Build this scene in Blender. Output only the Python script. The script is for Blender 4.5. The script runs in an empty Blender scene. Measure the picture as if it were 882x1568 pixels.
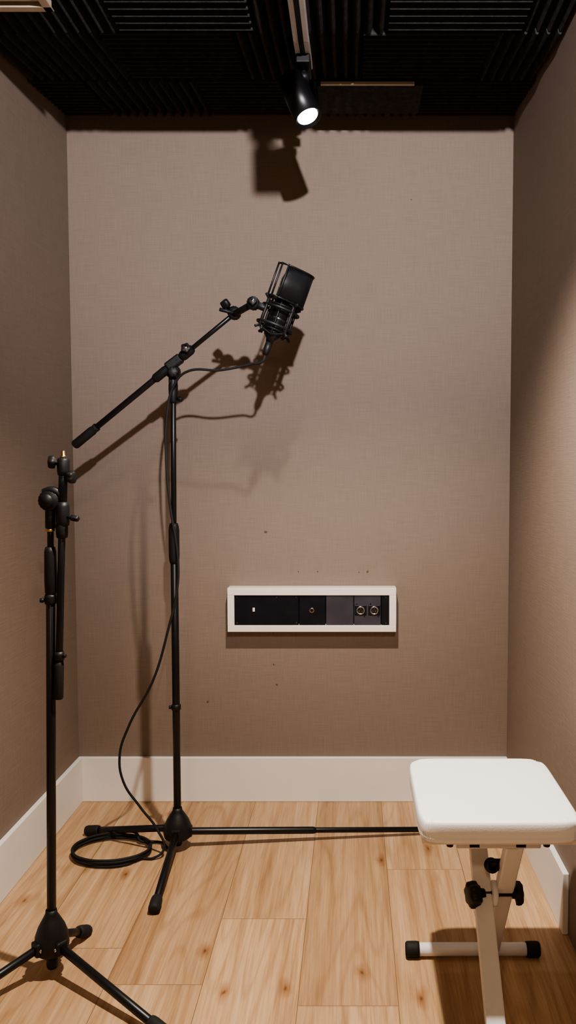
import bpy, bmesh, math, random
from mathutils import Vector, Matrix
random.seed(4)
C = bpy.context.scene.collection

# ------------------------------------------------------------ materials
def mat(name, col, rough=0.5, metal=0.0, spec=0.5, noise=0.0, nscale=40, bump=0.0, bscale=200, emit=None, estr=0):
    m = bpy.data.materials.new(name); m.use_nodes = True
    nt = m.node_tree; b = nt.nodes['Principled BSDF']
    b.inputs['Base Color'].default_value = (*col, 1)
    b.inputs['Roughness'].default_value = rough
    b.inputs['Metallic'].default_value = metal
    b.inputs['Specular IOR Level'].default_value = spec
    tc = nt.nodes.new('ShaderNodeTexCoord')
    if noise > 0:
        n = nt.nodes.new('ShaderNodeTexNoise'); n.inputs['Scale'].default_value = nscale
        n.inputs['Detail'].default_value = 4
        nt.links.new(tc.outputs['Object'], n.inputs['Vector'])
        r = nt.nodes.new('ShaderNodeValToRGB')
        r.color_ramp.elements[0].position = 0.3; r.color_ramp.elements[1].position = 0.7
        r.color_ramp.elements[0].color = (*[c*(1-noise) for c in col], 1)
        r.color_ramp.elements[1].color = (*[min(1, c*(1+noise)) for c in col], 1)
        nt.links.new(n.outputs['Fac'], r.inputs['Fac'])
        nt.links.new(r.outputs['Color'], b.inputs['Base Color'])
    if bump > 0:
        n = nt.nodes.new('ShaderNodeTexNoise'); n.inputs['Scale'].default_value = bscale
        nt.links.new(tc.outputs['Object'], n.inputs['Vector'])
        bp = nt.nodes.new('ShaderNodeBump'); bp.inputs['Strength'].default_value = bump
        bp.inputs['Distance'].default_value = 0.002
        nt.links.new(n.outputs['Fac'], bp.inputs['Height'])
        nt.links.new(bp.outputs['Normal'], b.inputs['Normal'])
    if emit:
        b.inputs['Emission Color'].default_value = (*emit, 1)
        b.inputs['Emission Strength'].default_value = estr
    return m

def fabric_mat():
    m = bpy.data.materials.new('fabric_wall'); m.use_nodes = True
    nt = m.node_tree; N = nt.nodes; L = nt.links; b = N['Principled BSDF']
    b.inputs['Roughness'].default_value = 0.8
    b.inputs['Specular IOR Level'].default_value = 0.3
    tc = N.new('ShaderNodeTexCoord')
    hs = []
    for sc in ((14, 14, 420), (420, 420, 14)):
        mp = N.new('ShaderNodeMapping'); mp.inputs['Scale'].default_value = sc
        L.new(tc.outputs['Object'], mp.inputs['Vector'])
        n = N.new('ShaderNodeTexNoise'); n.inputs['Scale'].default_value = 1.0; n.inputs['Detail'].default_value = 3
        L.new(mp.outputs['Vector'], n.inputs['Vector']); hs.append(n)
    add = N.new('ShaderNodeMath'); add.operation = 'ADD'
    L.new(hs[0].outputs['Fac'], add.inputs[0]); L.new(hs[1].outputs['Fac'], add.inputs[1])
    big = N.new('ShaderNodeTexNoise'); big.inputs['Scale'].default_value = 2.5; big.inputs['Detail'].default_value = 5
    L.new(tc.outputs['Object'], big.inputs['Vector'])
    add2 = N.new('ShaderNodeMath'); add2.operation = 'MULTIPLY_ADD'; add2.inputs[1].default_value = 0.35
    L.new(big.outputs['Fac'], add2.inputs[0]); L.new(add.outputs[0], add2.inputs[2])
    r = N.new('ShaderNodeValToRGB')
    r.color_ramp.elements[0].position = 0.35; r.color_ramp.elements[1].position = 0.85
    mr = N.new('ShaderNodeMath'); mr.operation = 'MULTIPLY'; mr.inputs[1].default_value = 0.5
    L.new(add2.outputs[0], mr.inputs[0]); L.new(mr.outputs[0], r.inputs['Fac'])
    r.color_ramp.elements[0].color = (0.200, 0.155, 0.124, 1)
    r.color_ramp.elements[1].color = (0.262, 0.206, 0.168, 1)
    L.new(r.outputs['Color'], b.inputs['Base Color'])
    bp = N.new('ShaderNodeBump'); bp.inputs['Strength'].default_value = 0.25; bp.inputs['Distance'].default_value = 0.0015
    L.new(add.outputs[0], bp.inputs['Height']); L.new(bp.outputs['Normal'], b.inputs['Normal'])
    return m

def wood_floor():
    m = bpy.data.materials.new('oak_planks'); m.use_nodes = True
    nt = m.node_tree; N = nt.nodes; L = nt.links; b = N['Principled BSDF']
    tc = N.new('ShaderNodeTexCoord')
    sep = N.new('ShaderNodeSeparateXYZ'); L.new(tc.outputs['Object'], sep.inputs[0])
    def math_(op, a, b_=None, c=None):
        x = N.new('ShaderNodeMath'); x.operation = op
        for i, v in enumerate((a, b_, c)):
            if v is None: continue
            if isinstance(v, (int, float)): x.inputs[i].default_value = v
            else: L.new(v, x.inputs[i])
        return x.outputs[0]
    PW, PL = 0.2, 1.7
    u = math_('DIVIDE', math_('ADD', sep.outputs['X'], 0.109+2.0), PW)
    row = math_('FLOOR', u)
    wn1 = N.new('ShaderNodeTexWhiteNoise'); wn1.noise_dimensions = '1D'; L.new(row, wn1.inputs['W'])
    v = math_('ADD', math_('DIVIDE', math_('ADD', sep.outputs['Y'], 10.0), PL), wn1.outputs['Value'])
    col = math_('FLOOR', v)
    cid = N.new('ShaderNodeCombineXYZ'); L.new(row, cid.inputs[0]); L.new(col, cid.inputs[1])
    wn2 = N.new('ShaderNodeTexWhiteNoise'); wn2.noise_dimensions = '2D'; L.new(cid.outputs[0], wn2.inputs['Vector'])
    fu = math_('FRACT', u); fv = math_('FRACT', v)
    du = math_('MULTIPLY', math_('MINIMUM', fu, math_('SUBTRACT', 1.0, fu)), PW)
    dv = math_('MULTIPLY', math_('MINIMUM', fv, math_('SUBTRACT', 1.0, fv)), PL)
    seam = math_('LESS_THAN', math_('MINIMUM', du, dv), 0.0008)
    comb = N.new('ShaderNodeVectorMath'); comb.operation = 'MULTIPLY_ADD'
    comb.inputs[1].default_value = (7.3, 13.1, 5.7)
    L.new(wn2.outputs['Color'], comb.inputs[0]); L.new(tc.outputs['Object'], comb.inputs[2])
    def noise(sc, detail, rough=0.5, dist=0.0):
        g = N.new('ShaderNodeMapping'); g.inputs['Scale'].default_value = sc
        L.new(comb.outputs[0], g.inputs['Vector'])
        n = N.new('ShaderNodeTexNoise'); n.inputs['Scale'].default_value = 1.0; n.inputs['Detail'].default_value = detail
        n.inputs['Roughness'].default_value = rough; n.inputs['Distortion'].default_value = dist
        L.new(g.outputs['Vector'], n.inputs['Vector']); return n
    def ramp(src, stops):
        r = N.new('ShaderNodeValToRGB'); e = r.color_ramp.elements
        e[0].position, e[0].color = stops[0][0], (*stops[0][1], 1)
        e[1].position, e[1].color = stops[-1][0], (*stops[-1][1], 1)
        for p, c in stops[1:-1]:
            x = e.new(p); x.color = (*c, 1)
        L.new(src, r.inputs['Fac']); return r
    def mix(a, b_, fac, mode='MULTIPLY'):
        x = N.new('ShaderNodeMixRGB'); x.blend_type = mode; x.inputs['Fac'].default_value = fac
        L.new(a, x.inputs[1]); L.new(b_, x.inputs[2]); return x
    gn = noise((34, 1.1, 1), 8, 0.62, 0.5)
    base = ramp(gn.outputs['Fac'], [(0.28, (0.37, 0.220, 0.115)), (0.48, (0.505, 0.328, 0.187)), (0.68, (0.61, 0.425, 0.265))])
    cn = noise((5.0, 0.42, 1), 2, 0.5, 0.3)
    sn = math_('SINE', math_('MULTIPLY', cn.outputs['Fac'], 125))
    rg = ramp(sn, [(0.0, (1, 1, 1)), (0.55, (0.97, 0.95, 0.93)), (1.0, (0.76, 0.69, 0.61))])
    c1 = mix(base.outputs['Color'], rg.outputs['Color'], 0.5)
    gn2 = noise((260, 8, 1), 4, 0.6)
    r2 = ramp(gn2.outputs['Fac'], [(0.32, (0.62, 0.54, 0.47)), (0.6, (1, 1, 1))])
    c2 = mix(c1.outputs['Color'], r2.outputs['Color'], 0.5)
    r3 = ramp(wn2.outputs['Value'], [(0, (0.82, 0.775, 0.73)), (0.5, (0.98, 0.97, 0.95)), (1, (1.1, 1.1, 1.08))])
    c3 = mix(c2.outputs['Color'], r3.outputs['Color'], 0.9)
    k = N.new('ShaderNodeMapping'); k.inputs['Scale'].default_value = (5.6, 2.6, 1)
    L.new(comb.outputs[0], k.inputs['Vector'])
    wn = noise((18, 10, 1), 3)
    va = N.new('ShaderNodeVectorMath'); va.operation = 'MULTIPLY_ADD'; va.inputs[1].default_value = (0.24, 0.12, 0)
    L.new(wn.outputs['Color'], va.inputs[0]); L.new(k.outputs['Vector'], va.inputs[2])
    vo = N.new('ShaderNodeTexVoronoi'); vo.inputs['Scale'].default_value = 1.0; vo.voronoi_dimensions = '2D'
    L.new(va.outputs[0], vo.inputs['Vector'])
    kr = ramp(vo.outputs['Distance'], [(0.005, (0.30, 0.20, 0.13)), (0.028, (0.68, 0.56, 0.46)), (0.11, (1, 1, 1))])
    sel = N.new('ShaderNodeSeparateColor'); L.new(vo.outputs['Color'], sel.inputs[0])
    gt = math_('GREATER_THAN', sel.outputs[0], 0.5)
    mk = N.new('ShaderNodeMixRGB'); mk.blend_type = 'MULTIPLY'
    L.new(gt, mk.inputs['Fac'])
    L.new(c3.outputs['Color'], mk.inputs[1]); L.new(kr.outputs['Color'], mk.inputs[2])
    ms = N.new('ShaderNodeMixRGB'); ms.inputs[2].default_value = (0.20, 0.115, 0.055, 1)
    L.new(seam, ms.inputs['Fac']); L.new(mk.outputs['Color'], ms.inputs[1])
    L.new(ms.outputs['Color'], b.inputs['Base Color'])
    b.inputs['Roughness'].default_value = 0.42
    b.inputs['Specular IOR Level'].default_value = 0.4
    bp = N.new('ShaderNodeBump'); bp.inputs['Strength'].default_value = 0.15; bp.inputs['Distance'].default_value = 0.001
    L.new(gn2.outputs['Fac'], bp.inputs['Height']); L.new(bp.outputs['Normal'], b.inputs['Normal'])
    return m

M_FAB = fabric_mat(); M_FLOOR = wood_floor()
M_BASE = mat('white_trim_paint', (0.80, 0.78, 0.76), 0.45, noise=0.02, nscale=8)
M_FOAM = mat('charcoal_foam', (0.038, 0.037, 0.037), 0.95, spec=0.15, noise=0.3, nscale=60, bump=0.5, bscale=400)
M_CEIL = mat('dark_ceiling', (0.03, 0.028, 0.026), 0.9, noise=0.1)
M_BLK = mat('black_powder_coat', (0.006, 0.006, 0.007), 0.36, spec=0.4, noise=0.2, nscale=300)
M_BLKM = mat('matte_black_metal', (0.008, 0.008, 0.009), 0.5, spec=0.3, noise=0.2, nscale=200)
M_BLKP = mat('black_plastic', (0.008, 0.008, 0.009), 0.5, spec=0.35, noise=0.1, nscale=100, bump=0.1)
M_RUB = mat('black_rubber', (0.014, 0.014, 0.014), 0.7, spec=0.3, noise=0.1)
M_CHR = mat('chrome', (0.65, 0.63, 0.6), 0.2, 1.0, noise=0.05)
M_DCHR = mat('dark_chrome', (0.2, 0.2, 0.2), 0.3, 1.0, noise=0.05)
M_BRS = mat('brass', (0.6, 0.42, 0.2), 0.3, 1.0, noise=0.05)
M_WHT = mat('white_powder_coat', (0.72, 0.72, 0.73), 0.4, noise=0.02)
M_VIN = mat('white_vinyl', (0.90, 0.91, 0.92), 0.45, noise=0.015, nscale=5, bump=0.12, bscale=350)
M_BOXW = mat('cream_lacquer', (0.84, 0.78, 0.70), 0.4, noise=0.02)
M_PNL = mat('black_anodised', (0.018, 0.018, 0.026), 0.35, 0.6, noise=0.2, nscale=20)
M_PNL2 = mat('grey_anodised', (0.10, 0.10, 0.125), 0.35, 0.7, noise=0.15, nscale=20)
M_TRK = mat('track_aluminium', (0.6, 0.6, 0.6), 0.4, 0.3, noise=0.05)
M_VENT = mat('vent_paint', (0.50, 0.43, 0.33), 0.5, noise=0.05)
M_MESH = mat('microphone_grille', (0.06, 0.085, 0.065), 0.3, 0.8, noise=0.7, nscale=500)
M_GLOW = mat('lamp_lens', (1, 1, 1), 0.4, emit=(0.95, 0.97, 1.0), estr=7)
M_STAIN = mat('wall_stain', (0.12, 0.08, 0.05), 0.8, noise=0.2)
M_GLOWW = mat('warm_diffuser', (1, 0.9, 0.75), 0.4, emit=(1, 0.8, 0.55), estr=3)

# ------------------------------------------------------------ helpers
def empty(name, loc=(0, 0, 0)):
    e = bpy.data.objects.new(name, None); e.empty_display_size = 0.05
    e.location = loc; C.objects.link(e); return e

def link(name, bm, m, parent=None, smooth=None):
    me = bpy.data.meshes.new(name); bm.normal_update()
    bm.to_mesh(me); bm.free()
    me.materials.append(m)
    o = bpy.data.objects.new(name, me); C.objects.link(o)
    if smooth:
        for p in me.polygons: p.use_smooth = True
    if parent:
        o.parent = parent
        o.matrix_parent_inverse = Matrix.Translation(parent.location).inverted()
    return o

def along(p1, p2):
    p1 = Vector(p1); p2 = Vector(p2); d = p2-p1
    q = d.to_track_quat('Z', 'Y').to_matrix().to_4x4()
    return Matrix.Translation(p1) @ q, d.length

def cyl(name, p1, p2, r, m, parent=None, r2=None, seg=28, X=None):
    p1 = Vector(p1); p2 = Vector(p2)
    if X: p1 = X @ p1; p2 = X @ p2
    r2 = r if r2 is None else r2
    T, Lg = along(p1, p2); c = min(0.0012, r*0.25, Lg*0.2)
    return lathe(name, [(0, 0), (r-c, 0), (r, c), (r2, Lg-c), (r2-c, Lg), (0, Lg)], m, parent, T, seg, False)

def lathe(name, prof, m, parent=None, T=Matrix(), seg=32, smooth=True, lobes=0, lobe_amp=0.0):
    bm = bmesh.new(); rings = []
    for r, z in prof:
        if r < 1e-6: rings.append([bm.verts.new(T @ Vector((0, 0, z)))])
        else:
            rg = []
            for i in range(seg):
                a = 2*math.pi*i/seg
                rr = r*(1+lobe_amp*math.cos(lobes*a)) if lobes else r
                rg.append(bm.verts.new(T @ Vector((rr*math.cos(a), rr*math.sin(a), z))))
            rings.append(rg)
    for a, b in zip(rings, rings[1:]):
        for i in range(seg):
            j = (i+1) % seg
            if len(a) == 1 and len(b) == 1: continue
            if len(a) == 1: f = bm.faces.new((a[0], b[j], b[i]))
            elif len(b) == 1: f = bm.faces.new((a[i], a[j], b[0]))
            else: f = bm.faces.new((a[i], a[j], b[j], b[i]))
            f.smooth = not (len(a) == 1 or len(b) == 1) or smooth
    bmesh.ops.recalc_face_normals(bm, faces=bm.faces)
    return link(name, bm, m, parent)

def box(name, lo, hi, m, parent=None, bev=0.0, T=None, seg=2):
    bm = bmesh.new(); lo = Vector(lo); hi = Vector(hi)
    bmesh.ops.create_cube(bm, size=1.0)
    s = hi-lo; c = (hi+lo)/2
    for v in bm.verts: v.co = Vector((v.co.x*s.x, v.co.y*s.y, v.co.z*s.z)) + c
    if bev > 0: bmesh.ops.bevel(bm, geom=bm.edges[:], offset=bev, segments=seg, affect='EDGES', profile=0.5)
    if T: bmesh.ops.transform(bm, matrix=T, verts=bm.verts)
    return link(name, bm, m, parent)

def bar(name, p1, p2, w, t, m, parent=None, bev=0.003):
    p1 = Vector(p1); p2 = Vector(p2); d = (p2-p1); L = d.length; z = d.normalized()
    x = Vector((1, 0, 0)); x = (x - z*x.dot(z)).normalized(); y = z.cross(x)
    T = Matrix((( x.x, y.x, z.x, p1.x), (x.y, y.y, z.y, p1.y), (x.z, y.z, z.z, p1.z), (0, 0, 0, 1)))
    return box(name, (-w/2, -t/2, 0), (w/2, t/2, L), m, parent, bev, T)

def curve(name, pts, r, m, parent=None, cyc=False, X=None):
    cu = bpy.data.curves.new(name, 'CURVE'); cu.dimensions = '3D'
    cu.bevel_depth = r; cu.bevel_resolution = 4; cu.resolution_u = 12; cu.use_fill_caps = True
    sp = cu.splines.new('BEZIER'); sp.bezier_points.add(len(pts)-1)
    for bp_, p in zip(sp.bezier_points, pts):
        p = Vector(p)
        if X: p = X @ p
        bp_.co = p; bp_.handle_left_type = bp_.handle_right_type = 'AUTO'
    sp.use_cyclic_u = cyc
    cu.materials.append(m)
    o = bpy.data.objects.new(name, cu); C.objects.link(o)
    if parent:
        o.parent = parent; o.matrix_parent_inverse = Matrix.Translation(parent.location).inverted()
    return o

def torus(name, R, r, m, parent, T, sy=1.0):
    pts = [T @ Vector((R*math.cos(a), R*sy*math.sin(a), 0)) for a in [2*math.pi*i/16 for i in range(16)]]
    return curve(name, pts, r, m, parent, True)

# ------------------------------------------------------------ room shell
XL, XR, YF = -0.872, 0.491, -3.5
ZT = 2.30
box('floor', (XL-0.1, YF-0.1, -0.08), (XR+0.1, 0.1, 0), M_FLOOR)
box('wall_back', (XL-0.1, 0, 0), (XR+0.1, 0.1, ZT), M_FAB)
box('wall_left', (XL-0.1, YF, 0), (XL, 0, ZT), M_FAB)
box('wall_right', (XR, YF, 0), (XR+0.1, 0, ZT), M_FAB)
box('wall_front', (XL-0.1, YF-0.1, 0), (XR+0.1, YF, ZT), M_FAB)
box('ceiling', (XL-0.1, YF-0.1, ZT), (XR+0.1, 0.1, ZT+0.08), M_CEIL)
BH = 0.143
box('baseboard_back', (XL, -0.014, 0), (XR, 0, BH), M_BASE, bev=0.002)
box('baseboard_left', (XL, YF, 0), (XL+0.014, -0.014, BH), M_BASE, bev=0.002)
box('baseboard_right', (XR-0.014, -0.735, 0), (XR, -0.014, BH), M_BASE, bev=0.002)

def zc(y): return 2.128 - 0.125*min(-y, 0.61)
T = 0.305
def foam():
    bm = bmesh.new(); TH = 0.055; WD = 0.036; n = 11
    def tile(x0, x1, y0, y1, alongx):
        nn = n
        a0, a1 = (y0, y1) if alongx else (x0, x1)
        b0, b1 = (x0, x1) if alongx else (y0, y1)
        if not alongx: nn = max(2, round(n*(x1-x0)/T))
        prof = []
        for i in range(nn):
            s = a0+(a1-a0)*i/nn; w = (a1-a0)/nn
            prof += [(s+0.02*w, WD), (s+0.38*w, 0.002), (s+0.5*w, 0.0), (s+0.62*w, 0.002)]
        prof.append((a1-0.02*(a1-a0)/nn, WD))
        jit = random.uniform(-0.003, 0.003)
        def P(a, b, h):
            x, y = (b, a) if alongx else (a, b)
            return Vector((x, y, zc(y)+h+jit))
        e0 = [bm.verts.new(P(a, b0, h)) for a, h in prof]
        e1 = [bm.verts.new(P(a, b1, h)) for a, h in prof]
        for i in range(len(prof)-1): bm.faces.new((e0[i], e0[i+1], e1[i+1], e1[i]))
        t = [bm.verts.new(P(prof[0][0], b0, TH)), bm.verts.new(P(prof[-1][0], b0, TH)),
             bm.verts.new(P(prof[-1][0], b1, TH)), bm.verts.new(P(prof[0][0], b1, TH))]
        bm.faces.new(t)
        bm.faces.new([t[0]]+e0+[t[1]]); bm.faces.new([t[3]]+e1+[t[2]])
        bm.faces.new((t[0], t[3], e1[0], e0[0])); bm.faces.new((t[1], t[2], e1[-1], e0[-1]))
    for r in range(11):
        y1 = -0.003-T*r; y0 = -T*(r+1)+0.001
        off = [0.16, 0.02, 0.27][r % 3]
        x = XL+0.003-off; c = 0
        while x < XR-0.01:
            xa = max(x, XL+0.003); xb = min(x+T-0.002, XR-0.003)
            if xb-xa > 0.02: tile(xa, xb, y0, y1, (r+c) % 2 == 0)
            x += T; c += 1
    bmesh.ops.recalc_face_normals(bm, faces=bm.faces)
    return link('acoustic_foam_ceiling_tiles', bm, M_FOAM)
foam()
bm = bmesh.new()
pr = [(0, zc(0)+0.058), (-0.61, zc(-0.61)+0.058), (YF, zc(-1)+0.058), (YF, ZT), (0, ZT)]
a = [bm.verts.new((XL, y, z)) for y, z in pr]; b = [bm.verts.new((XR, y, z)) for y, z in pr]
bm.faces.new(a); bm.faces.new(b[::-1])
for i in range(5): bm.faces.new((a[i], b[i], b[(i+1) % 5], a[(i+1) % 5]))
bmesh.ops.recalc_face_normals(bm, faces=bm.faces)
link('ceiling_panel', bm, M_CEIL)

vg = empty('air_vent_grille', (-0.75, -0.85, 2.04))
vy0, vy1, vx0, vx1, vz = -1.02, -0.735, -0.865, -0.635, 2.030
for nm, lo, hi in (('frame_1', (vx0, vy1-0.02, vz), (vx1, vy1, vz+0.015)), ('frame_2', (vx0, vy0, vz), (vx1, vy0+0.02, vz+0.015)),
                   ('frame_3', (vx0, vy0, vz), (vx0+0.02, vy1, vz+0.015)), ('frame_4', (vx1-0.02, vy0, vz), (vx1, vy1, vz+0.015))):
    box(nm, lo, hi, M_VENT, vg, 0.002)
for i in range(12):
    y = vy0+0.03+i*0.019
    box('slat_%d' % i, (vx0+0.02, y, vz+0.002), (vx1-0.02, y+0.010, vz+0.012), M_VENT, vg, 0.001)
box('trim_1', (-0.085, -0.312, 2.078), (0.165, -0.303, 2.086), M_VENT, bev=0.001)
box('trim_2', (-0.095, -0.300, 2.080), (0.19, -0.13, 2.100), M_FOAM, bev=0.002)

# ------------------------------------------------------------ wall marks
for i, (x, z, r) in enumerate([(-0.272, 0.86, 0.005), (0.047, 0.735, 0.004), (-0.25, 0.44, 0.003), (-0.24, 0.375, 0.003), (-0.46, 0.32, 0.004),
                               (-0.17, 0.735, 0.002), (-0.11, 0.735, 0.002), (0.02, 0.733, 0.002), (-0.25, 0.54, 0.002), (0.18, 1.88, 0.002)]):
    TT = Matrix.Translation((x, -0.0012, z)) @ Matrix.Rotation(math.pi/2, 4, 'X') @ Matrix.Rotation(i, 4, 'Z') @ Matrix.Diagonal((1, 0.7, 1, 1))
    o = lathe('scuff_%d' % i, [(0, 0.0008), (r*0.6, 0.0007), (r, 0)], M_STAIN, bpy.data.objects['wall_back'], TT, 14)

# ------------------------------------------------------------ patch panel on back wall
pp = empty('wall_connector_panel', (-0.126, -0.02, 0.62))
px0, px1, pz0, pz1 = -0.387, 0.135, 0.553, 0.690
ix0, ix1, iz0, iz1 = -0.366, 0.1135, 0.573, 0.667
fy = -0.050
box('frame_top', (px0, fy, iz1), (px1, -0.001, pz1), M_BOXW, pp, 0.0015)
box('frame_bottom', (px0, fy, pz0), (px1, -0.001, iz0), M_BOXW, pp, 0.0015)
box('frame_side_1', (px0, fy+0.0003, iz0), (ix0, -0.001, iz1), M_BOXW, pp, 0.0008)
box('frame_side_2', (ix1, fy+0.0003, iz0), (px1, -0.001, iz1), M_BOXW, pp, 0.0008)
box('backing', (ix0, -0.020, iz0), (ix1, -0.004, iz1), M_PNL, pp)
def sx(p): return ix0 + (p-358)/(596-358)*(ix1-ix0)
fz = -0.044
for nm, a_, b_, m_ in (('plate_1', 358, 456.5, M_PNL), ('plate_2', 457.5, 498, M_PNL), ('plate_3', 499, 541, M_PNL2), ('plate_4', 542, 583, M_PNL2), ('plate_5', 584, 596, M_PNL)):
    box(nm, (sx(a_), fz, iz0+0.001), (sx(b_), fz+0.01, iz1-0.001), m_, pp, 0.0008)
RX = Matrix.Rotation(math.pi/2, 4, 'X')
def disc(nm, x, z, r, d, m_, y=fz, seg=24):
    lathe(nm, [(0, d), (r*0.85, d), (r, d*0.8), (r, 0), (0, 0)], m_, pp, Matrix.Translation((x, y, z)) @ RX, seg, False)
mz = (iz0+iz1)/2
box('switch_rocker', (sx(386), fz-0.004, mz-0.004), (sx(389.5), fz-0.0, mz+0.008), M_BOXW, pp, 0.001)
disc('jack_ring', sx(477), mz, 0.008, 0.004, M_CHR); disc('jack_hole', sx(477), mz, 0.0045, 0.0045, M_PNL)
for k, xp in enumerate((552, 573)):
    box('socket_flange_%d' % k, (sx(xp-9), fz-0.002, mz-0.016), (sx(xp+9), fz, mz+0.016), M_PNL, pp, 0.0015)
    lathe('socket_ring_%d' % k, [(0.0130, 0), (0.0130, 0.004), (0.0095, 0.004), (0.0095, 0)], M_CHR, pp, Matrix.Translation((sx(xp), fz-0.0015, mz)) @ RX, 28)
    disc('socket_core_%d' % k, sx(xp), mz, 0.0104, 0.003, M_BLKP)
    for q in range(3):
        aa = math.radians(90+120*q)
        disc('pin_%d_%d' % (k, q), sx(xp)+0.005*math.cos(aa), mz+0.005*math.sin(aa), 0.0014, 0.0045, M_CHR, seg=10)
    disc('screw_a_%d' % k, sx(xp-6), mz+0.019, 0.002, 0.002, M_PNL, seg=12); disc('screw_b_%d' % k, sx(xp+6), mz-0.019, 0.002, 0.002, M_PNL, seg=12)
for k, (xp, zz) in enumerate([(362, 0.66), (362, 0.58), (423, 0.66), (453, 0.66), (453, 0.58), (510, .66), (530, .66), (510, .58), (530, .58), (591, 0.66), (591, 0.58)]):
    disc('screw_%d' % k, sx(xp), zz, 0.0018, 0.0012, M_DCHR, seg=12)

# ------------------------------------------------------------ hardware helpers
def knob(nm, p, d, r, h, parent, lobes=5, m_=M_BLKP):
    p = Vector(p); TT, _ = along(p, p+Vector(d))
    lathe(nm, [(0, 0), (r*0.45, 0), (r*0.45, h*0.3), (r*0.95, h*0.38), (r, h*0.6), (r*0.95, h*0.92), (r*0.8, h), (0, h)], m_, parent, TT, 40, True, lobes, 0.10)

def foot(nm, p, dirv, parent, r=0.014, L=0.045):
    p = Vector(p); d = Vector(dirv).normalized(); TT, _ = along(p-d*L*0.6, p)
    lathe(nm, [(0, 0), (r*0.85, 0), (r*0.95, L*0.1), (r, L*0.3), (r, L*0.8), (r*0.9, L*0.95), (r*0.6, L), (0, L)], M_RUB, parent, TT, 24)

def hub(parent, x, y, z0, z1, s=1.0):
    H = z1-z0
    lathe('hub', [(0, z0), (0.030*s, z0), (0.037*s, z0+H*0.06), (0.039*s, z0+H*0.2), (0.037*s, z0+H*0.42), (0.030*s, z0+H*0.62), (0.020*s, z0+H*0.8), (0.0135*s, z0+H*0.92), (0.0125*s, z1), (0, z1)],
          M_BLKP, parent, Matrix.Translation((x, y, 0)), 36)
    lathe('hub_stem', [(0, 0.012), (0.010, 0.012), (0.012, 0.018), (0.012, z0+0.002), (0, z0+0.002)], M_BLKP, parent, Matrix.Translation((x, y, 0)), 20)

def leg(nm, parent, hx, hy, hz, f, r=0.0095, hr=0.03):
    h = Vector((hx, hy, hz)); f = Vector(f); d = f-h; dh = Vector((d.x, d.y, 0)).normalized()
    s = h + dh*hr
    u = (f-s).normalized()
    TT = Matrix.Translation(s) @ Matrix.Rotation(math.atan2(dh.y, dh.x), 4, 'Z')
    box(nm+'_clevis', (-0.016, -0.013, -0.014), (0.010, 0.013, 0.014), M_BLKP, parent, 0.004, TT)
    cyl(nm+'_pin', TT @ Vector((0, -0.016, 0)), TT @ Vector((0, 0.016, 0)), 0.004, M_CHR, parent, seg=14)
    cyl(nm, s, f-u*0.01, r, M_BLK, parent)
    foot(nm+'_foot', f, u, parent, r+0.005)

# ------------------------------------------------------------ main microphone stand
hx, hy = -0.487, -0.326
st = empty('microphone_boom_stand', (hx, hy, 0))
hub(st, hx, hy, 0.032, 0.118)
leg('leg_1', st, hx, hy, 0.056, (-0.755, -0.245, 0.015))
leg('leg_2', st, hx, hy, 0.056, (-0.473, -0.64, 0.015))
leg('leg_3', st, hx, hy, 0.050, (0.235, -0.238, 0.015), r=0.0075)
lathe('leg_3_sleeve', [(0, 0), (0.0095, 0), (0.0098, 0.004), (0.0098, 0.348), (0.0078, 0.356), (0, 0.356)], M_BLK, st,
      along((-0.457, -0.3225, 0.0495), (0.235, -0.238, 0.015))[0], 28)
cyl('lower_tube', (hx, hy, 0.1), (hx, hy, 0.812), 0.0102, M_BLK, st)
lathe('collar', [(0.0102, 0.393), (0.013, 0.395), (0.013, 0.408), (0.0102, 0.41)], M_BLKP, st, Matrix.Translation((hx, hy, 0)))
knob('collar_screw', (hx-0.010, hy, 0.4015), (-1, -0.2, 0), 0.005, 0.010, st, 0)
lathe('height_grip', [(0, 0.80), (0.0115, 0.80), (0.0135, 0.808), (0.0145, 0.82), (0.0145, 0.89), (0.013, 0.902), (0.0105, 0.91), (0, 0.91)], M_BLKP, st, Matrix.Translation((hx, hy, 0)))
cyl('upper_tube', (hx, hy, 0.90), (-0.484, hy, 1.285), 0.0074, M_BLK, st)
lathe('top_clutch', [(0, 1.235), (0.009, 1.235), (0.011, 1.24), (0.0125, 1.262), (0.0125, 1.283), (0.010, 1.30), (0.010, 1.315), (0, 1.315)], M_BLKP, st, Matrix.Translation((-0.484, hy, 0)))
BA = Vector((-0.770, -0.28, 1.122)); BB = Vector((-0.317, -0.37, 1.4605)); u = (BB-BA).normalized(); BL = (BB-BA).length
def bp(t): return BA+u*(BL*t)
cyl('boom_arm', bp(0.05), bp(0.72), 0.0082, M_BLK, st)
cyl('boom_arm_extension', bp(0.70), bp(1.0), 0.0062, M_BLK, st)
TT, _ = along(bp(0), bp(0.16)); L = BL*0.15
lathe('counterweight_grip', [(0, 0), (0.010, 0), (0.0125, 0.004), (0.0125, L*0.8), (0.0105, L*0.9), (0.0115, L*0.93), (0.0115, L), (0, L)], M_RUB, st, TT)
TT, _ = along(bp(0.52), bp(0.60))
lathe('boom_sleeve', [(0, 0), (0.010, 0), (0.0125, 0.006), (0.0125, 0.04), (0.0105, 0.05), (0.0105, 0.085), (0, 0.085)], M_BLKP, st, TT)
pc = bp(0.635)
piv = Vector((-0.484, hy, 1.315))
lathe('swivel_disc', [(0, -0.014), (0.017, -0.014), (0.019, -0.010), (0.019, 0.010), (0.017, 0.014), (0, 0.014)], M_BLKP, st, Matrix.Translation(piv+Vector((0, 0, 0.004))) @ RX, 36, True, 18, 0.02)
box('swivel_yoke', (-0.011, -0.010, -0.03), (0.011, 0.010, 0.012), M_BLKP, st, 0.004, Matrix.Translation(piv))
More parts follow.
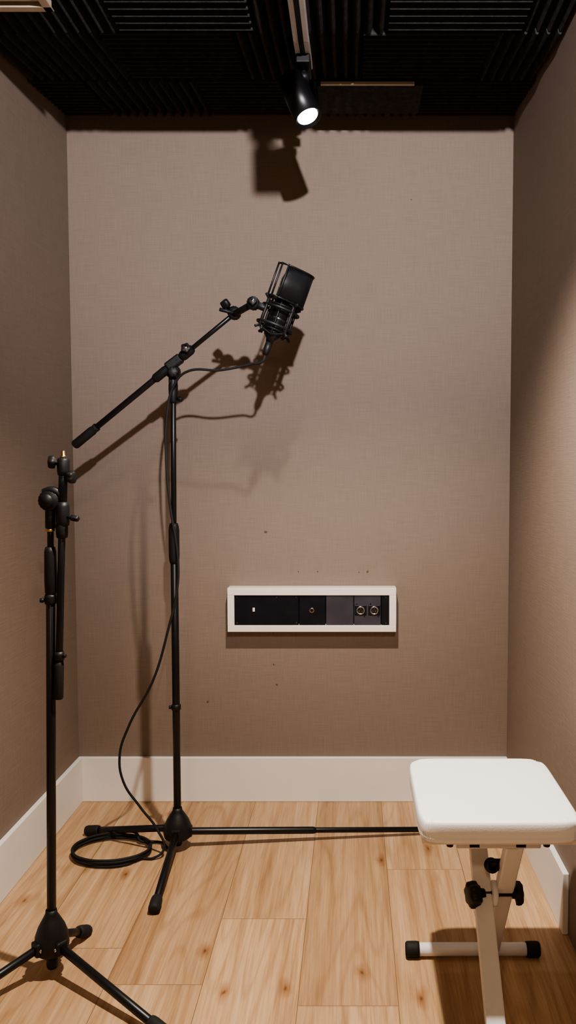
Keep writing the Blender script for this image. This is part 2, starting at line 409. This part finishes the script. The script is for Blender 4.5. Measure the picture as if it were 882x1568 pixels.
box('swivel_clamp', (-0.018, -0.013, -0.012), (0.030, 0.013, 0.014), M_BLKP, st, 0.005, Matrix.Translation(pc) @ Matrix.Rotation(-math.radians(36.5), 4, 'Y'))
knob('swivel_knob', piv+Vector((0.004, -0.012, 0.0)), (0.15, -1, 0), 0.014, 0.022, st, 6)
knob('post_screw', (-0.475, hy-0.004, 1.247), (1, -0.3, -0.15), 0.007, 0.018, st, 4)
TT, _ = along(bp(0.71), bp(0.75))
lathe('boom_clutch', [(0, -0.014), (0.0105, -0.014), (0.0135, -0.006), (0.0135, 0.020), (0.010, 0.028), (0, 0.028)], M_BLKP, st, TT)
knob('boom_clutch_knob', bp(0.725)+Vector((0.0, -0.010, 0.006)), (0.1, -1, 0.25), 0.013, 0.016, st, 5)
lathe('boom_clutch_cap', [(0, 0), (0.006, 0), (0.006, 0.002), (0, 0.002)], M_CHR, st, along(bp(0.725)+Vector((0.0015, -0.0255, 0.010)), bp(0.725)+Vector((0.01, -0.13, 0.035)))[0], 20)

# ------------------------------------------------------------ microphone in shock mount
mic_o = Vector((-0.187, -0.42, 1.456))
mc = empty('condenser_microphone', mic_o)
X = Matrix.Translation(mic_o) @ Matrix.Rotation(math.radians(20), 4, 'Y') @ Matrix.Rotation(math.radians(25), 4, 'Z')
lathe('body', [(0, -0.078), (0.010, -0.078), (0.0125, -0.070), (0.021, -0.062), (0.0235, -0.052), (0.0235, 0.028), (0.0245, 0.030), (0.0245, 0.036), (0, 0.036)], M_BLK, mc, X)
lathe('body_ring', [(0.0235, -0.019), (0.0243, -0.018), (0.0243, -0.014), (0.0235, -0.013)], M_DCHR, mc, X)
lathe('connector', [(0, -0.112), (0.006, -0.112), (0.008, -0.105), (0.0095, -0.098), (0.0095, -0.078), (0, -0.078)], M_BLKP, mc, X)
lathe('grille', [(0, 0.034), (0.0245, 0.034), (0.0250, 0.045), (0.0250, 0.085), (0.022, 0.098), (0.013, 0.104), (0, 0.105)], M_MESH, mc, X)
lathe('grille_band', [(0.0252, 0.060), (0.0262, 0.061), (0.0262, 0.064), (0.0252, 0.065)], M_CHR, mc, X)
n = 30; a0, a1 = math.radians(-118), math.radians(75)
def shp(a, off=0.0):
    c, s = math.cos(a), math.sin(a); e = 2/3.2
    return Vector(((0.049-off)*math.copysign(abs(c)**e, c), (0.043-off)*math.copysign(abs(s)**e, s), 0))
bm = bmesh.new(); rows = []
for off, z in ((0, 0.030), (0, 0.113), (0.0025, 0.113), (0.0025, 0.030)):
    rows.append([bm.verts.new(X @ (shp(a0+(a1-a0)*i/n, off)+Vector((0, 0, z)))) for i in range(n+1)])
for k in range(4):
    A_, B_ = rows[k], rows[(k+1) % 4]
    for i in range(n):
        f = bm.faces.new((A_[i], A_[i+1], B_[i+1], B_[i])); f.smooth = (k % 2 == 0)
bm.faces.new([r_[0] for r_ in rows]); bm.faces.new([r_[-1] for r_ in rows][::-1])
bmesh.ops.recalc_face_normals(bm, faces=bm.faces)
link('pop_shield', bm, M_BLKM, mc)
ar = math.radians(-172)
for j, z in enumerate((0.030, 0.113)):
    curve('shield_rim_%d' % j, [shp(ar+(a1-ar)*i/20)+Vector((0, 0, z)) for i in range(21)], 0.0024, M_BLK, mc, X=X)
for i, a_ in enumerate((ar, math.radians(-148), a0, math.radians(5), a1)):
    p = shp(a_, -0.0005)
    cyl('shield_post_%d' % i, (p.x, p.y, 0.027), (p.x, p.y, 0.116), 0.0024, M_BLK, mc, seg=12, X=X)
for i, a_ in enumerate((a0, -0.75, 0.5, ar)):
    p = shp(a_)
    cyl('shield_bracket_%d' % i, (p.x*0.5, p.y*0.5, 0.029), (p.x, p.y, 0.030), 0.003, M_BLKP, mc, seg=12, X=X)
RO = 0.047
for k, (RR, z, rr) in enumerate([(0.029, 0.018, 0.003), (0.029, -0.045, 0.003), (RO, 0.008, 0.0036), (RO, -0.036, 0.0036)]):
    torus('cage_ring_%d' % k, RR, rr, M_BLKP, mc, X @ Matrix.Translation((0, 0, z)))
for k in range(4):
    a_ = math.radians(20+90*k); c_, s_ = math.cos(a_), math.sin(a_)
    cyl('cage_post_%d' % k, (RO*c_, RO*s_, -0.052), (RO*c_, RO*s_, 0.024), 0.0042, M_BLKP, mc, seg=12, X=X)
    cyl('inner_post_%d' % k, (0.0285*math.cos(a_+.78), 0.0285*math.sin(a_+.78), -0.062), (0.0285*math.cos(a_+.78), 0.0285*math.sin(a_+.78), 0.034), 0.0028, M_BLKP, mc, seg=12, X=X)
    for j, (zo, zi) in enumerate(((0.023, 0.032), (-0.049, -0.060))):
        for q in (-1, 1):
            b_ = a_+0.78*q
            cyl('elastic_%d_%d_%d' % (k, j, q+1), (RO*c_, RO*s_, zo), (0.0285*math.cos(b_), 0.0285*math.sin(b_), zi), 0.0014, M_RUB, mc, seg=8, X=X)
    cyl('cage_tip_%d' % k, (RO*c_, RO*s_, 0.022), (0.060*c_, 0.060*s_, 0.030), 0.0036, M_BLKP, mc, seg=10, X=X)
    cyl('cage_foot_%d' % k, (RO*c_, RO*s_, -0.048), (0.060*c_, 0.060*s_, -0.056), 0.0036, M_BLKP, mc, seg=10, X=X)
m1 = X @ Vector((-0.040, -0.012, -0.004))
cyl('yoke_arm', m1, m1+Vector((-0.030, 0.004, 0.012)), 0.009, M_BLKP, mc)
yk = m1+Vector((-0.034, 0.005, 0.014))
lathe('yoke_disc', [(0, -0.014), (0.014, -0.014), (0.016, -0.010), (0.016, 0.010), (0.014, 0.014), (0, 0.014)], M_BLKP, mc, Matrix.Translation(yk) @ RX, 30, True, 15, 0.03)
cyl('yoke_thread', yk, BB, 0.0085, M_BLKP, mc)
lathe('tilt_clutch', [(0, -0.013), (0.015, -0.013), (0.017, -0.009), (0.017, 0.009), (0.015, 0.013), (0, 0.013)], M_BLKP, mc, Matrix.Translation(BB+Vector((0.006, 0, 0.006))) @ RX, 30, True, 15, 0.03)
knob('tilt_knob', BB+Vector((-0.004, -0.006, 0.012)), (-0.5, -0.4, 0.75), 0.012, 0.030, mc, 3)
cyl('tilt_lever', BB+Vector((0.006, -0.014, 0.004)), BB+Vector((-0.030, -0.020, 0.012)), 0.0048, M_BLKP, mc)
knob('yoke_knob', yk+Vector((0, -0.012, 0)), (0.1, -1, 0.1), 0.010, 0.014, mc, 4)
lathe('yoke_cap', [(0, 0), (0.005, 0), (0.005, 0.002), (0, 0.002)], M_CHR, mc, along(yk+Vector((0.0014, -0.0255, 0.0014)), yk+Vector((0.02, -0.2, 0.02)))[0], 16)

# ------------------------------------------------------------ cable
c0 = X @ Vector((0, 0, -0.110)); c1 = X @ Vector((0, 0, -0.128))
cp = [c0, c1, (-0.264, -0.40, 1.330), (-0.344, -0.38, 1.317), (-0.443, -0.362, 1.313), (-0.478, -0.350, 1.277), (-0.498, -0.346, 1.1935),
      (-0.501, -0.345, 1.089), (-0.493, -0.345, 0.9665), (-0.472, -0.347, 0.808), (-0.476, -0.348, 0.728), (-0.4987, -0.35, 0.6295), (-0.5415, -0.355, 0.486),
      (-0.609, -0.36, 0.359), (-0.635, -0.36, 0.278), (-0.626, -0.36, 0.2045), (-0.582, -0.355, 0.131), (-0.535, -0.36, 0.07), (-0.515, -0.375, 0.022), (-0.54, -0.39, 0.006)]
cx, cy = -0.661, -0.352
for i in range(46):
    a_ = -0.5 - i*2*math.pi/12*1.0
    rr = 1.0+0.05*math.sin(i*0.53)+0.02*math.sin(i*1.3)
    cp.append((cx+0.104*rr*math.cos(a_), cy+0.080*rr*math.sin(a_), 0.005+0.005*(i/12)))
cp += [(-0.60, -0.30, 0.012), (-0.54, -0.30, 0.006), (-0.515, -0.33, 0.005)]
curve('microphone_cable', cp, 0.0034, M_RUB)

# ------------------------------------------------------------ folded foreground stand
gx, gy = -0.632, -0.87
s2 = empty('microphone_boom_stand', (gx, gy, 0))
hub(s2, gx, gy, 0.045, 0.137, 0.9)
leg('leg_1', s2, gx, gy, 0.066, (-0.815, -1.07, 0.015), r=0.0085)
leg('leg_2', s2, gx, gy, 0.066, (-0.36, -1.06, 0.015), r=0.0085)
leg('leg_3', s2, gx, gy, 0.066, (-0.607, -0.745, 0.015), r=0.0085)
def lp(z, dx=0.0): return Vector((gx+0.016*(z-0.1)/0.85+dx, gy, z))
def LT(z): return Matrix.Translation((lp(z).x, gy, 0))
cyl('lower_tube', lp(0.11), lp(0.80), 0.0093, M_BLK, s2)
lathe('collar', [(0, 0.783), (0.0115, 0.783), (0.0125, 0.787), (0.0125, 0.797), (0.011, 0.803), (0, 0.803)], M_BLKP, s2, LT(0.79))
knob('collar_screw', lp(0.791)+Vector((-0.008, -0.004, 0)), (-1, -0.3, 0), 0.005, 0.012, s2, 0)
lathe('height_grip', [(0, 0.80), (0.010, 0.80), (0.0122, 0.808), (0.0128, 0.83), (0.0118, 0.89), (0.0095, 0.900), (0, 0.900)], M_BLKP, s2, LT(0.85))
cyl('upper_tube', lp(0.89), lp(0.945), 0.0066, M_BLK, s2)
lathe('post_ring', [(0, 0.932), (0.0105, 0.932), (0.0105, 0.937), (0, 0.937)], M_BRS, s2, LT(0.93))
top = lp(0.995)
cyl('swivel_stem', lp(0.938)+Vector((0, 0, 0)), top, 0.0105, M_BLKP, s2)
lathe('swivel_disc', [(0, -0.014), (0.019, -0.014), (0.0215, -0.010), (0.0215, 0.010), (0.019, 0.014), (0, 0.014)], M_BLKP, s2, Matrix.Translation(top) @ RX, 36, True, 18, 0.02)
lathe('swivel_face', [(0, 0), (0.012, 0), (0.0135, -0.002), (0.0135, -0.006), (0, -0.006)], M_BLKP, s2, Matrix.Translation(top+Vector((0, -0.0205, 0))) @ RX.inverted() , 30)
bx = -0.589; by = gy-0.004
curve('swivel_arm', [top+Vector((-0.012, -0.004, 0.016)), top+Vector((0.008, -0.006, 0.020)), Vector((bx-0.004, by, 1.004)), Vector((bx, by, 0.985))], 0.0085, M_BLKP, s2)
lathe('boom_clamp', [(0, -0.024), (0.0115, -0.024), (0.0135, -0.016), (0.0135, 0.014), (0.011, 0.024), (0, 0.024)], M_BLKP, s2, Matrix.Translation((bx, by, 0.968)))
knob('clamp_knob', (bx+0.010, by-0.006, 0.962), (1, -0.2, -0.15), 0.006, 0.026, s2, 4)
b_top = Vector((-0.586, by, 1.066)); b_bot = Vector((-0.606, by, 0.586))
def qb(z): t = (1.066-z)/0.48; return b_top.lerp(b_bot, t)
cyl('boom_arm', qb(1.03), qb(0.60), 0.0072, M_BLK, s2)
cyl('boom_arm_upper', qb(1.066), qb(0.99), 0.0088, M_BLKP, s2)
lathe('boom_head', [(0, -0.02), (0.011, -0.02), (0.0125, -0.012), (0.0125, 0.010), (0.010, 0.015), (0, 0.015)], M_BLKP, s2, Matrix.Translation(qb(1.066)))
lathe('thread', [(0, 0), (0.0062, 0), (0.0062, 0.006), (0.0045, 0.007), (0.0045, 0.014), (0.003, 0.016), (0, 0.016)], M_BRS, s2, Matrix.Translation(qb(1.066)+Vector((0, 0, 0.014))))
knob('head_knob', qb(1.072)+Vector((-0.008, -0.004, 0)), (-1, -0.2, 0.05), 0.012, 0.020, s2, 4)
knob('boom_knob', qb(1.042)+Vector((0.006, -0.003, 0)), (1, -0.3, 0), 0.012, 0.021, s2, 5)
lathe('boom_joint', [(0, -0.016), (0.0105, -0.016), (0.012, -0.008), (0.012, 0.010), (0.010, 0.016), (0, 0.016)], M_BLKP, s2, Matrix.Translation(qb(0.935)))
lathe('boom_clutch', [(0, -0.010), (0.0095, -0.010), (0.0105, 0.0), (0.0095, 0.008), (0, 0.008)], M_BLKP, s2, Matrix.Translation(qb(0.677)))
knob('boom_clutch_screw', qb(0.677)+Vector((0.006, -0.003, 0)), (1, -0.3, 0), 0.004, 0.010, s2, 0)
TT, _ = along(qb(0.586), qb(0.67))
lathe('counterweight_grip', [(0, 0), (0.008, 0), (0.0098, 0.004), (0.0098, 0.07), (0.008, 0.08), (0, 0.08)], M_RUB, s2, TT)

# ------------------------------------------------------------ bench
bn = empty('keyboard_bench', (0.265, -0.95, 0))
cxm, cym, hw, hl = 0.266, -0.952, 0.146, 0.158
def cushion():
    bm = bmesh.new(); seg = 192; rings = []
    lay = [(0.970, 0.394), (0.994, 0.3945), (1.000, 0.398), (1.002, 0.402), (0.999, 0.404), (1.002, 0.407), (1.005, 0.414), (1.003, 0.422), (0.998, 0.4275), (0.989, 0.4307), (0.976, 0.4325), (0.95, None), (0.87, None), (0.7, None), (0.5, None), (0.3, None), (0.12, None)]
    for s, z in lay:
        rg = []
        for i in range(seg):
            a = 2*math.pi*i/seg; e = 2/9
            c, sn = math.cos(a), math.sin(a)
            x = math.copysign(abs(c)**e, c); y = math.copysign(abs(sn)**e, sn)
            cr = (abs(c*sn)*2)**14
            rip = 0.0016*math.sin(a*70)*cr if 0.96 < s < 1.003 else 0
            if z is None:
                zz = 0.4328+0.007*(1-(s*x)**2)*(1-(s*y)**2) - 0.002*cr*(s > 0.9)
            else: zz = z-0.003*cr*(z > 0.42)
            rg.append(bm.verts.new((cxm+(hw*s+rip)*x, cym+(hl*s+rip)*y, zz+rip*0.5)))
        rings.append(rg)
    for a, b in zip(rings, rings[1:]):
        for i in range(seg):
            bm.faces.new((a[i], a[(i+1) % seg], b[(i+1) % seg], b[i]))
    bm.faces.new(rings[-1]); bm.faces.new(rings[0][::-1])
    return link('seat_cushion', bm, M_VIN, bn, True)
cushion()
box('seat_board', (cxm-hw+0.006, cym-hl+0.022, 0.381), (cxm+hw-0.006, cym+hl-0.008, 0.397), M_BOXW, bn, 0.003)
for k, x in enumerate((0.235, 0.32)):
    bar('seat_rail_%d' % k, (x-0.012+0.0, cym-0.12, 0.374), (x-0.012, cym+0.13, 0.374), 0.022, 0.016, M_WHT, bn, 0.002)
box('bracket_front', (0.19, -1.072, 0.366), (0.345, -1.05, 0.382), M_WHT, bn, 0.003)
box('bracket_rear', (0.19, -0.86, 0.366), (0.345, -0.835, 0.382), M_WHT, bn, 0.003)
for k, (x, y) in enumerate(((0.178, -1.07), (0.355, -1.07))):
    lathe('seat_bolt_%d' % k, [(0, 0.371), (0.006, 0.371), (0.007, 0.375), (0.007, 0.382), (0, 0.382)], M_BLKP, bn, Matrix.Translation((x, y, 0)), 16)
bar('leg_1', (0.258, -1.145, 0.018), (0.2545, -0.840, 0.371), 0.035, 0.024, M_WHT, bn)
bar('leg_2', (0.300, -0.815, 0.018), (0.298, -1.06, 0.371), 0.033, 0.024, M_WHT, bn)
for nm, y in (('rear', -0.815), ('front', -1.15)):
    cyl('base_bar_'+nm, (0.135, y, 0.0165), (0.388, y, 0.0165), 0.0135, M_WHT, bn)
    for k, (a_, b_) in enumerate(((0.115, 0.145), (0.407, 0.377))):
        TT, _ = along((a_, y, 0.0165), (b_, y, 0.0165))
        lathe('cap_%s_%d' % (nm, k), [(0, 0), (0.013, 0), (0.016, 0.003), (0.0165, 0.008), (0.0165, 0.024), (0.0155, 0.030), (0, 0.030)], M_RUB, bn, TT, 28)
pv = Vector((0.278, -0.972, 0.228))
cyl('pivot_bolt', pv+Vector((-0.05, 0, 0)), pv+Vector((0.045, 0, 0)), 0.006, M_BLKP, bn)
lathe('ratchet_disc', [(0, -0.005), (0.022, -0.005), (0.024, -0.003), (0.024, 0.003), (0.022, 0.005), (0, 0.005)], M_WHT, bn, Matrix.Translation(pv+Vector((0, 0, 0))) @ Matrix.Rotation(math.pi/2, 4, 'Y'), 32)
knob('knob_1', pv+Vector((-0.020, 0, 0)), (-1, -0.25, 0), 0.023, 0.034, bn, 6)
knob('knob_2', pv+Vector((0.035, 0, 0)), (1, 0.0, 0), 0.021, 0.020, bn, 7)
cyl('latch_pin', (0.262, -0.99, 0.295), (0.30, -0.99, 0.295), 0.011, M_BLKP, bn)
lathe('latch_spring', [(0.009, 0), (0.014, 0.003), (0.009, 0.006), (0.014, 0.009), (0.009, 0.012), (0.014, 0.015), (0.009, 0.018)], M_BLKP, bn, along((0.268, -1.005, 0.30), (0.268, -0.9, 0.26))[0], 20)

# ------------------------------------------------------------ track lights
TX = -0.118
tr = empty('track_rail', (TX, -1.7, 2.06))
def track_seg(nm, y0, y1):
    bar(nm+'_body', (TX, y0, zc(y0)-0.010), (TX, y1, zc(y1)-0.010), 0.036, 0.018, M_TRK, tr, 0.002)
    bar(nm+'_slot', (TX, y0, zc(y0)-0.0195), (TX, y1, zc(y1)-0.0195), 0.012, 0.002, M_BLKP, tr, 0.0005)
track_seg('rail_near', -0.61, -3.3); track_seg('rail_far', -0.44, -0.61)
def spot_head(base, joint, lens, r, mbody, glow=M_GLOW):
    e = empty('track_spotlight', base)
    base = Vector(base); lens = Vector(lens); j = Vector(joint)
    bx_, by_, bz_ = base
    box('adapter', (bx_-0.017, by_-0.045, bz_-0.022), (bx_+0.017, by_+0.045, bz_), M_BLKP, e, 0.003)
    cyl('stem', (bx_, by_, bz_-0.02), (bx_, by_, j.z-0.004), 0.006, M_BLKP, e)
    d = (lens-j).normalized(); TT, Lh = along(j, lens)
    lathe('knuckle', [(0, -0.012), (0.010, -0.012), (0.011, 0), (0.010, 0.012), (0, 0.012)], M_BLKP, e, Matrix.Translation(Vector((bx_, by_, j.z))) @ Matrix.Rotation(math.pi/2, 4, 'Y'), 24)
    lathe('housing', [(0, 0.0), (r*0.9, 0.0), (r, 0.003), (r, Lh), (r*0.93, Lh), (r*0.80, Lh-0.008), (0, Lh-0.008)], mbody, e, TT, 44, False)
    lathe('lens', [(0, Lh-0.0075), (r*0.76, Lh-0.0075), (r*0.76, Lh-0.006), (0, Lh-0.005)], glow, e, TT, 32)
    return e, d
hA, dA = spot_head((TX, -0.50, zc(-0.5)-0.022), (-0.150, -0.486, 2.008), (-0.106, -0.518, 1.902), 0.034, M_BLK)
hB, dB = spot_head((TX+0.03, -1.10, 2.028), (-0.080, -1.10, 2.0), (-0.078, -1.10, 1.915), 0.028, M_BLK)
hC, dC = spot_head((0.18, -2.80, 2.05), (0.18, -2.80, 2.01), (0.18, -2.72, 1.955), 0.034, M_BLK)

def spot(name, loc, tgt, power, ang, blend, col, size=0.02):
    l = bpy.data.lights.new(name, 'SPOT'); l.energy = power; l.spot_size = math.radians(ang); l.spot_blend = blend
    l.color = col; l.shadow_soft_size = size
    o = bpy.data.objects.new(name, l); C.objects.link(o); o.location = loc
    o.rotation_euler = (Vector(tgt)-Vector(loc)).to_track_quat('-Z', 'Y').to_euler()
    return o
spot('spot_lamp_key', (0.18, -2.69, 1.945), (-0.2, 0, 1.90), 290, 65, 1.0, (0.98, 0.94, 0.97), 0.024)
spot('spot_lamp_down', (-0.078, -1.10, 1.905), (0.04, -1.02, 0), 160, 118, 1.0, (1.0, 0.89, 0.77), 0.02)
spot('spot_lamp_head', (-0.101, -0.522, 1.885), (0.08, -0.95, 0), 4, 90, 0.6, (0.97, 0.97, 1.0), 0.02)
cl = empty('ceiling_light', (-0.2, -3.1, 2.03))
lathe('diffuser', [(0, 1.985), (0.09, 1.99), (0.12, 2.005), (0.125, 2.03), (0, 2.03)], M_GLOWW, cl, Matrix.Translation((-0.2, -3.15, 0)), 40)
l = bpy.data.lights.new('ceiling_lamp', 'AREA'); l.shape = 'DISK'; l.size = 0.25; l.energy = 12; l.color = (1.0, 0.68, 0.40)
o = bpy.data.objects.new('ceiling_lamp', l); C.objects.link(o); o.location = (-0.2, -3.15, 1.98)
o.rotation_euler = (math.radians(25), 0, 0)

w = bpy.data.worlds.new('world'); bpy.context.scene.world = w; w.use_nodes = True
w.node_tree.nodes['Background'].inputs[0].default_value = (1, 0.85, 0.7, 1)
w.node_tree.nodes['Background'].inputs[1].default_value = 0.1
try:
    bpy.context.scene.view_settings.look = 'AgX - Medium High Contrast'
    bpy.context.scene.view_settings.exposure = 0.22
except Exception: pass

# ------------------------------------------------------------ camera
cam = bpy.data.cameras.new('camera'); cam.sensor_width = 36; cam.lens = 28.01
cam.shift_x = -0.0631; cam.clip_start = 0.02
co = bpy.data.objects.new('camera', cam); C.objects.link(co)
co.location = (0, -2.49, 1.063)
co.rotation_euler = (math.radians(90-3.24), 0, 0)
bpy.context.scene.camera = co
